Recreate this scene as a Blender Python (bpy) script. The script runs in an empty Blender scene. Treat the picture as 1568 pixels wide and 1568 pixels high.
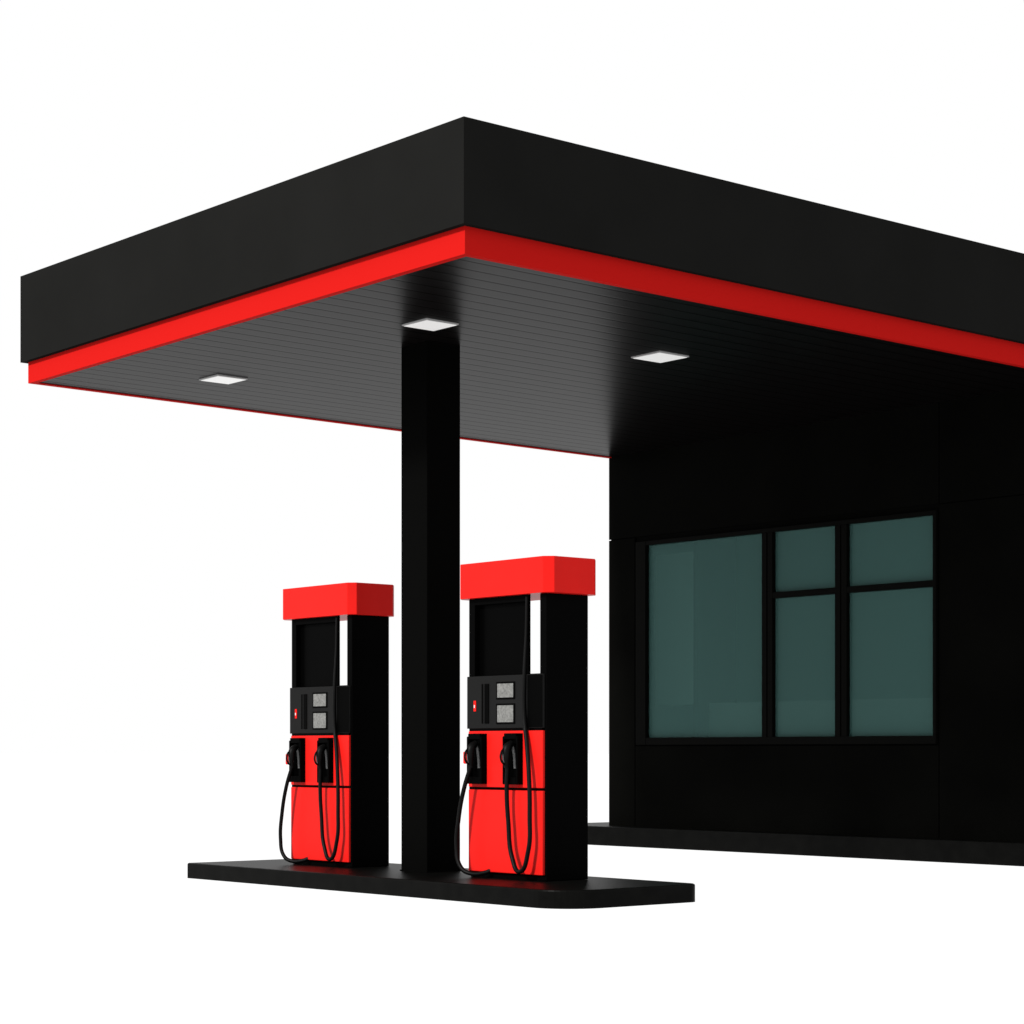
import bpy, bmesh, math
from mathutils import Vector

scene = bpy.context.scene
scene.view_settings.view_transform = 'Standard'
scene.view_settings.look = 'None'
scene.view_settings.exposure = 0

# ------------------------------------------------------------------ materials
def mat(name, col, rough=0.6, spec=0.2, emis=None, estr=0.0, noise=0.0, nscale=6.0, bump=0.0):
    m = bpy.data.materials.new(name); m.use_nodes = True
    nt = m.node_tree; b = nt.nodes['Principled BSDF']
    b.inputs['Base Color'].default_value = (*col, 1)
    b.inputs['Roughness'].default_value = rough
    b.inputs['Specular IOR Level'].default_value = spec
    if emis:
        b.inputs['Emission Color'].default_value = (*emis, 1)
        b.inputs['Emission Strength'].default_value = estr
    if noise > 0 or bump > 0:
        tc = nt.nodes.new('ShaderNodeTexCoord')
        n = nt.nodes.new('ShaderNodeTexNoise'); n.inputs['Scale'].default_value = nscale
        n.inputs['Detail'].default_value = 6
        nt.links.new(tc.outputs['Object'], n.inputs['Vector'])
        if noise > 0:
            r = nt.nodes.new('ShaderNodeValToRGB')
            r.color_ramp.elements[0].position = 0.3; r.color_ramp.elements[1].position = 0.7
            r.color_ramp.elements[0].color = (*[c*(1-noise) for c in col], 1)
            r.color_ramp.elements[1].color = (*[c*(1+noise) for c in col], 1)
            nt.links.new(n.outputs['Fac'], r.inputs['Fac'])
            nt.links.new(r.outputs['Color'], b.inputs['Base Color'])
        if bump > 0:
            bp = nt.nodes.new('ShaderNodeBump'); bp.inputs['Strength'].default_value = bump
            bp.inputs['Distance'].default_value = 0.01
            nt.links.new(n.outputs['Fac'], bp.inputs['Height'])
            nt.links.new(bp.outputs['Normal'], b.inputs['Normal'])
    return m

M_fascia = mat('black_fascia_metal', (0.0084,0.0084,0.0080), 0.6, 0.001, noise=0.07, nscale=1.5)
M_band   = mat('red_band_paint', (0.385,0.0075,0.0062), 0.55, 0.003)
M_pred   = mat('red_pump_paint', (0.54,0.0090,0.0068), 0.35, 0.05, noise=0.04, nscale=3)
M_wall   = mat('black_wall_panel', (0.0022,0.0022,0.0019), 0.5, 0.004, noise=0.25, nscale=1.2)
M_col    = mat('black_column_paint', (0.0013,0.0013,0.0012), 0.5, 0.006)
M_isl    = mat('black_kerb_paint', (0.0022,0.0022,0.0020), 0.4, 0.025, noise=0.3, nscale=8, bump=0.1)
M_pblack = mat('black_pump_casing', (0.0009,0.0009,0.0009), 0.4, 0.008)
M_panel  = mat('charcoal_control_panel', (0.0066,0.0066,0.0066), 0.5, 0.04)
M_rub    = mat('black_rubber', (0.0022,0.0022,0.0022), 0.45, 0.06)
M_screen = mat('grey_display', (0.13,0.13,0.125), 0.4, 0.10, noise=0.3, nscale=60)
M_dark   = mat('black_screen', (0.0006,0.0006,0.0006), 0.3, 0.012)
M_frame  = mat('black_window_frame', (0.0026,0.0026,0.0023), 0.45, 0.012)
M_int    = mat('teal_interior_wall', (0.32,0.44,0.42), 0.8, 0.1)
M_blind  = mat('pale_blind', (0.55,0.63,0.61), 0.8, 0.1)
M_white  = mat('white_label', (0.5,0.5,0.5), 0.5, 0.2)
M_steel  = mat('steel', (0.16,0.16,0.16), 0.3, 0.5)
M_lampf  = mat('white_lamp_frame', (0.30,0.30,0.30), 0.5, 0.2)
M_lamp   = mat('lamp_diffuser', (0.4,0.4,0.4), 0.5, 0.2, emis=(1,1,0.98), estr=0.45)
M_ground = mat('self_lit_white_ground', (0.05,0.05,0.05), 1.0, 0.0, emis=(1,1,1), estr=1.0)  # dark base; added emission makes the ground white and washes out shadows

# soffit: semi-gloss dark planks running along Y
SB=(0.0028,0.0024,0.0024); SS=0.0145; GR=0.25
M_soff = mat('soffit_planks', SB, 0.30, SS)
nt = M_soff.node_tree; b = nt.nodes['Principled BSDF']
tc = nt.nodes.new('ShaderNodeTexCoord'); sep = nt.nodes.new('ShaderNodeSeparateXYZ')
nt.links.new(tc.outputs['Object'], sep.inputs[0])
mul = nt.nodes.new('ShaderNodeMath'); mul.operation='MULTIPLY'; mul.inputs[1].default_value = 1/0.17
nt.links.new(sep.outputs['X'], mul.inputs[0])
fr = nt.nodes.new('ShaderNodeMath'); fr.operation='FRACT'; nt.links.new(mul.outputs[0], fr.inputs[0])
rp = nt.nodes.new('ShaderNodeValToRGB')
e = rp.color_ramp.elements; e[0].position=0.0; e[0].color=(GR,GR,GR,1); e[1].position=0.14; e[1].color=(1,1,1,1)
x = rp.color_ramp.elements.new(0.93); x.color=(1,1,1,1)
x = rp.color_ramp.elements.new(1.0); x.color=(GR,GR,GR,1)
nt.links.new(fr.outputs[0], rp.inputs['Fac'])
mx = nt.nodes.new('ShaderNodeMix'); mx.data_type='RGBA'; mx.blend_type='MULTIPLY'; mx.inputs[0].default_value=1
mx.inputs[6].default_value=(*SB,1)
nt.links.new(rp.outputs['Color'], mx.inputs[7]); nt.links.new(mx.outputs[2], b.inputs['Base Color'])
ms = nt.nodes.new('ShaderNodeMath'); ms.operation='MULTIPLY'; ms.inputs[1].default_value=SS
nt.links.new(rp.outputs['Color'], ms.inputs[0]); nt.links.new(ms.outputs[0], b.inputs['Specular IOR Level'])
bp = nt.nodes.new('ShaderNodeBump'); bp.inputs['Strength'].default_value=0.3; bp.inputs['Distance'].default_value=0.004
nt.links.new(rp.outputs['Color'], bp.inputs['Height']); nt.links.new(bp.outputs['Normal'], b.inputs['Normal'])

# tinted glass
M_glass = bpy.data.materials.new('tinted_glass'); M_glass.use_nodes=True
nt = M_glass.node_tree; b = nt.nodes['Principled BSDF']
b.inputs['Base Color'].default_value=(0.062,0.138,0.128,1); b.inputs['Roughness'].default_value=0.10
b.inputs['Specular IOR Level'].default_value=0.06
tr = nt.nodes.new('ShaderNodeBsdfTransparent'); tr.inputs[0].default_value=(0.82,0.92,0.90,1)
mxs = nt.nodes.new('ShaderNodeMixShader'); mxs.inputs[0].default_value=0.54
out = nt.nodes['Material Output']
nt.links.new(tr.outputs[0], mxs.inputs[1]); nt.links.new(b.outputs[0], mxs.inputs[2]); nt.links.new(mxs.outputs[0], out.inputs[0])

# ------------------------------------------------------------------ helpers
def link(o, parent=None):
    scene.collection.objects.link(o)
    if parent: o.parent = parent
    return o
def empty(name, loc=(0,0,0)):
    o = bpy.data.objects.new(name, None); o.location = loc; o.empty_display_size=0.3
    return link(o)
def mesh_obj(name, verts, faces, m, parent=None, bevel=0.0, seg=2):
    me = bpy.data.meshes.new(name); me.from_pydata(verts, [], faces); me.update()
    bm = bmesh.new(); bm.from_mesh(me); bmesh.ops.recalc_face_normals(bm, faces=bm.faces[:]); bm.to_mesh(me); bm.free()
    me.materials.append(m)
    o = link(bpy.data.objects.new(name, me), parent)
    if bevel>0:
        md = o.modifiers.new('bevel','BEVEL'); md.width=bevel; md.segments=seg; md.limit_method='ANGLE'
    return o
def box(name,x0,x1,y0,y1,z0,z1,m,parent=None,bevel=0.0):
    v=[(x0,y0,z0),(x1,y0,z0),(x1,y1,z0),(x0,y1,z0),(x0,y0,z1),(x1,y0,z1),(x1,y1,z1),(x0,y1,z1)]
    f=[(0,3,2,1),(4,5,6,7),(0,1,5,4),(1,2,6,5),(2,3,7,6),(3,0,4,7)]
    return mesh_obj(name,v,f,m,parent,bevel)
def prism(name, poly, z0, z1, m, parent=None, bevel=0.0):
    n=len(poly); v=[(p[0],p[1],z0) for p in poly]+[(p[0],p[1],z1) for p in poly]
    f=[tuple(range(n))[::-1], tuple(range(n,2*n))]+[(i,(i+1)%n,n+(i+1)%n,n+i) for i in range(n)]
    return mesh_obj(name,v,f,m,parent,bevel)
def tube(name, pts, r, m, parent=None, radii=None):
    c = bpy.data.curves.new(name,'CURVE'); c.dimensions='3D'; c.bevel_depth=r; c.bevel_resolution=5; c.resolution_u=10; c.use_fill_caps=True
    s = c.splines.new('BEZIER'); s.bezier_points.add(len(pts)-1)
    for i,p in enumerate(pts):
        bpnt=s.bezier_points[i]; bpnt.co=p; bpnt.handle_left_type='AUTO'; bpnt.handle_right_type='AUTO'
        if radii: bpnt.radius=radii[i]
    c.materials.append(m)
    return link(bpy.data.objects.new(name,c), parent)
def rounded(x0,x1,y0,y1,rs,seg=8):
    cs=[(x0,y0,180),(x1,y0,270),(x1,y1,0),(x0,y1,90)]
    sg=[(1,1),(-1,1),(-1,-1),(1,-1)]; out=[]
    for (cx,cy,a),r,(sx,sy) in zip(cs,rs,sg):
        if r<=0: out.append((cx,cy)); continue
        for i in range(seg+1):
            t=math.radians(a+90*i/seg)
            out.append((cx+sx*r+r*math.cos(t), cy+sy*r+r*math.sin(t)))
    return out

# ------------------------------------------------------------------ ground
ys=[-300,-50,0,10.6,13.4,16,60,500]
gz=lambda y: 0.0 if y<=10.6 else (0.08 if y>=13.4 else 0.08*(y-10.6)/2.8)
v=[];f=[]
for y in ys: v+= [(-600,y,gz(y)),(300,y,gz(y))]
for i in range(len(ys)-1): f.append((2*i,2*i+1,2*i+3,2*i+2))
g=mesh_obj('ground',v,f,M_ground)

# ------------------------------------------------------------------ canopy
can = empty('gas_station_canopy')
X0,X1,Y0,Y1 = -15.61,-10.04,8.09,22.0
def sz(x,y): return 4.0+0.0090*(x-X1)-0.0070*(min(y,15.0)-Y0)
def ring(name,off,th,dz0,top,m):
    o=(X0-off,X1+off,Y0-off,Y1+off); i=(o[0]+th,o[1]-th,o[2]+th,o[3]-th)
    def c(q): return [(q[0],q[2]),(q[1],q[2]),(q[1],q[3]),(q[0],q[3])]
    v=[]
    # extra stations along Y are not needed: planar run to the back corners
    for q in (o,i):
        for p in c(q): v.append((p[0],p[1],4.0+0.0090*(p[0]-X1)-0.0070*(p[1]-Y0)+dz0))
    for q in (o,i):
        for p in c(q): v.append((p[0],p[1],top if top else sz(*p)+0.175))
    f=[]
    for k in range(4):
        n=(k+1)%4
        f+=[(k,n,8+n,8+k),(4+k,12+k,12+n,4+n),(k,4+k,4+n,n),(8+k,8+n,12+n,12+k)]
    return mesh_obj(name,v,f,m,can)
ring('fascia',0.045,0.09,0.160,4.80,M_fascia)
ring('red_band',0.0,0.05,-0.008,None,M_band)
q=0.03
pts=[(X0+q,Y0+q),(X1-q,Y0+q),(X1-q,15.0),(X0+q,15.0)]
mesh_obj('soffit',[(p[0],p[1],sz(*p)) for p in pts],[(0,3,2,1)],M_soff,can)
box('roof_deck',X0,X1,Y0,Y1,4.66,4.74,M_fascia,can)
cx0,cx1,cy0,cy1=-12.575,-12.265,9.53,9.84
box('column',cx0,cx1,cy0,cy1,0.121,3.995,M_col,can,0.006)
box('column_base_plate',cx0-0.008,cx1+0.008,cy0-0.008,cy1+0.008,0.118,0.129,M_col,can,0.003)
for i,(lx,ly,s) in enumerate([(-11.79,9.19,0.285),(-14.47,9.20,0.28),(-11.59,11.22,0.31)]):
    h=s/2; z=sz(lx,ly)
    box('lamp_housing_%d'%(i+1),lx-h,lx+h,ly-h,ly+h,z-0.010,z+0.03,M_lampf,can,0.003)
    box('lamp_diffuser_%d'%(i+1),lx-h+.012,lx+h-.012,ly-h+.012,ly+h-.012,z-0.013,z-0.007,M_lamp,can)

# ------------------------------------------------------------------ building
bl = empty('gas_station_building')
WY=14.40; WX0,WX1=-15.60,-10.06; zb,zt=0.26,4.2
wx0,wx1,wz0,wz1=-15.20,-11.52,1.06,3.035
t=0.005
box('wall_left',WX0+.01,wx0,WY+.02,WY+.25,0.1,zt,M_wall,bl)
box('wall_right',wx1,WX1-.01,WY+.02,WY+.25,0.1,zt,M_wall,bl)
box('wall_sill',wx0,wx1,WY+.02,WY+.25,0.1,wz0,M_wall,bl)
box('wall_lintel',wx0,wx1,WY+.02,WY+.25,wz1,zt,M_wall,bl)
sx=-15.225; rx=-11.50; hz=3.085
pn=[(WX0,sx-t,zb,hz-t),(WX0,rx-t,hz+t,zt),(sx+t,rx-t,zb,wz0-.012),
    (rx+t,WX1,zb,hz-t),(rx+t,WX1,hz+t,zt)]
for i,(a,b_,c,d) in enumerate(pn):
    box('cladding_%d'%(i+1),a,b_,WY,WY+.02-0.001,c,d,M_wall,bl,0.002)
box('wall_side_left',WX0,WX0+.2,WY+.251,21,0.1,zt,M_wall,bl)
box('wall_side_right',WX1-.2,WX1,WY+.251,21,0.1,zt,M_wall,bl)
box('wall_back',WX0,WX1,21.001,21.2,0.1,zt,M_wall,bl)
# interior
box('interior_back',WX0+.2,WX1-.2,16.0,16.1,0.1,zt,M_int,bl)
box('interior_floor',WX0+.2,WX1-.2,WY+.26,16.0,0.1,0.27,M_int,bl)
box('interior_ceiling',WX0+.2,WX1-.2,WY+.26,16.0,3.4,3.5,M_int,bl)
box('interior_counter',-14.53,-10.6,14.72,15.2,0.27,1.46,M_blind,bl)
box('interior_post',-14.60,-14.54,14.58,14.66,0.27,3.4,M_frame,bl)
box('interior_blind',-15.38,-14.61,14.70,14.72,1.45,2.93,M_blind,bl)
# window
gy=WY+.03
box('window_glass',wx0+.05,wx1-.02,gy,gy+.008,wz0+.03,wz1-.02,M_glass,bl)
fy0,fy1=WY-.018,WY+.06
xl=-15.06; xr_=-11.554; zg0,zg1=1.13,2.995; ztr=2.418
box('frame_left',wx0,xl,fy0,fy1,wz0,wz1,M_frame,bl,0.004)
box('frame_right',xr_,wx1,fy0,fy1,wz0,wz1,M_frame,bl,0.004)
box('frame_bottom',xl,xr_,fy0+.002,fy1,wz0,zg0,M_frame,bl,0.004)
box('frame_top',xl,xr_,fy0+.002,fy1,zg1,wz1,M_frame,bl,0.004)
for k,(a,b_) in enumerate([(-13.525,-13.395),(-12.645,-12.509)]):
    w=(b_-a)
    box('mullion_%d_a'%(k+1),a,a+w*.45,fy0+.004,fy1,zg0,zg1,M_frame,bl,0.003)
    box('mullion_%d_b'%(k+1),a+w*.55,b_,fy0+.004,fy1,zg0,zg1,M_frame,bl,0.003)
    box('mullion_%d_core'%(k+1),a+w*.45,a+w*.55,fy0+.03,fy1,zg0,zg1,M_dark,bl)
box('transom_1',-13.395,-12.645,fy0+.006,fy1,ztr-.028,ztr+.028,M_frame,bl,0.003)
box('transom_2',-12.509,xr_,fy0+.006,fy1,ztr-.028,ztr+.028,M_frame,bl,0.003)

prism('sidewalk',rounded(-16.3,-8.0,14.12,21.5,(0.1,0.1,0,0)),0.0,0.265,M_isl,None,0.012)

# ------------------------------------------------------------------ island
prism('pump_island',rounded(-14.55,-10.06,8.91,10.12,(0.02,0.30,0.10,0.04),12),-0.02,0.12,M_isl,None,0.012)

# ------------------------------------------------------------------ pumps
def pump(loc, sx_=1.0, sy_=1.0, sz_=1.0, capx=(-.92,.075)):
    P = empty('fuel_pump', loc); P.scale=(sx_,sy_,sz_)
    B=lambda n,a,b_,c,d,e_,f_,m,bv=0.0: box(n,a,b_,c,d,e_,f_,m,P,bv)
    B('plinth',-.82,-.01,.01,.37,0.0,.035,M_pblack)
    B('side_column',-.068,0,0,.38,0.0,1.945,M_pblack,.006)
    B('left_post',-.83,-.765,0,.30,1.40,1.945,M_pblack,.004)
    B('cabinet',-.83,-.069,0,.379,0.03,1.405,M_pblack,.006)
    B('screen_panel',-.765,-.26,.045,.06,1.405,1.945,M_dark)
    B('screen_trim',-.205,-.185,.0,.018,1.405,1.945,M_pblack)
    B('screen_header',-.765,-.205,.0,.03,1.90,1.945,M_pblack)
    ch=.055; a,c_=capx
    poly=[(a+ch,-.05),(c_-ch,-.05),(c_,-.05+ch),(c_,.43-ch),(c_-ch,.43),(a+ch,.43),(a,.43-ch),(a,-.05+ch)]
    prism('cap',poly,1.945,2.19,M_pred,P,.004)
    B('control_panel',-.825,-.012,-.022,-.001,1.035,1.40,M_panel,.004)
    B('control_panel_edge',-.17,-.014,-.0245,-.021,1.04,1.395,M_pblack,.001)
    B('control_panel_joint',-.81,-.03,-.012,-.0005,1.018,1.035,M_dark)
    B('display_bezel_1',-.50,-.30,-.026,-.020,1.235,1.355,M_pblack)
    B('display_1',-.485,-.315,-.029,-.024,1.247,1.343,M_screen,.001)
    B('display_bezel_2',-.50,-.30,-.026,-.020,1.065,1.205,M_pblack)
    B('display_2',-.485,-.315,-.029,-.024,1.077,1.193,M_screen,.001)
    B('card_slot',-.625,-.58,-.027,-.020,1.07,1.345,M_dark)
    B('keypad_trim',-.66,-.645,-.025,-.020,1.07,1.345,M_pblack)
    B('fuel_label',-.748,-.722,-.026,-.021,1.155,1.23,M_pred,.002)
    B('fuel_label_mark',-.741,-.731,-.0285,-.0255,1.18,1.20,M_white)
    B('red_panel_upper',-.805,-.012,-.025,-.001,.628,1.018,M_pred,.005)
    B('red_panel_lower',-.805,-.012,-.025,-.001,.04,.610,M_pred,.005)
    for k,(a,b_) in enumerate([(-.765,-.60),(-.375,-.215)]):
        c=(a+b_)/2
        B('boot_back_%d'%k,a,b_,-.032,-.024,.65,1.0,M_dark,.002)
        B('boot_cheek_l_%d'%k,a,a+.016,-.075,-.031,.65,.98,M_pblack,.005)
        B('boot_cheek_r_%d'%k,b_-.016,b_,-.075,-.031,.65,.98,M_pblack,.005)
        B('boot_floor_%d'%k,a+.016,b_-.016,-.075,-.031,.65,.70,M_pblack,.004)
        B('boot_hood_%d'%k,a+.016,b_-.016,-.075,-.031,.96,1.0,M_pblack,.004)
        tube('nozzle_body_%d'%k,[(c,-.055,.935),(c,-.095,.90),(c,-.105,.84),(c-.005,-.095,.765)],.028,M_rub,P,[.8,1.15,1.1,.7])
        tube('nozzle_spout_%d'%k,[(c,-.055,.935),(c+.01,-.045,.86),(c+.015,-.04,.76)],.010,M_steel,P)
        tube('nozzle_guard_%d'%k,[(c,-.12,.90),(c,-.15,.87),(c,-.148,.81),(c,-.105,.78)],.007,M_rub,P)
        tube('nozzle_lever_%d'%k,[(c,-.11,.89),(c,-.132,.85),(c,-.125,.80)],.005,M_steel,P)
    B('nozzle_sleeve_red',-.725,-.69,-.14,-.115,.79,.875,M_pred,.008)
    tube('hose_1',[(-.195,-.006,1.93),(-.194,-.012,1.7),(-.193,-.03,1.4),(-.19,-.035,1.12),(-.145,-.05,.93),(-.10,-.07,.72),(-.08,-.08,.45),(-.085,-.09,.2),(-.16,-.10,.062),(-.25,-.09,.15),(-.305,-.08,.4),(-.315,-.085,.6),(-.295,-.095,.785)],.0155,M_rub,P,
         [.7,.7,.9]+[1]*10)
    tube('hose_2',[(-.685,-.095,.785),(-.735,-.12,.62),(-.785,-.13,.4),(-.805,-.13,.2),(-.765,-.13,.075),(-.69,-.11,.03),(-.60,-.04,.035),(-.56,.0,.06)],.0155,M_rub,P)
    return P
pump((-10.89,9.48,0.121))
pump((-13.12,9.48,0.121),0.97,0.92,0.98,(-.94,.055))

# ------------------------------------------------------------------ world, sun, camera
w=bpy.data.worlds.new('World'); scene.world=w; w.use_nodes=True
bg=w.node_tree.nodes['Background']; bg.inputs[0].default_value=(1,1,1,1); bg.inputs[1].default_value=1.0
sd=bpy.data.lights.new('sun','SUN'); sd.energy=5.0; sd.angle=math.radians(8); sd.color=(1,0.985,0.96)
so=link(bpy.data.objects.new('sun',sd)); el=math.radians(31)
d=Vector((0.02*math.cos(el),0.9998*math.cos(el),-math.sin(el)))
so.rotation_euler=d.to_track_quat('-Z','Y').to_euler(); so.location=(-16,-5,12)

cd=bpy.data.cameras.new('camera'); co=link(bpy.data.objects.new('camera',cd))
co.location=(0,0,1); co.rotation_euler=(math.radians(90),0,math.radians(49.88))
cd.sensor_width=36; cd.lens=75.33; cd.shift_y=0.2334; cd.clip_end=3000
scene.camera=co
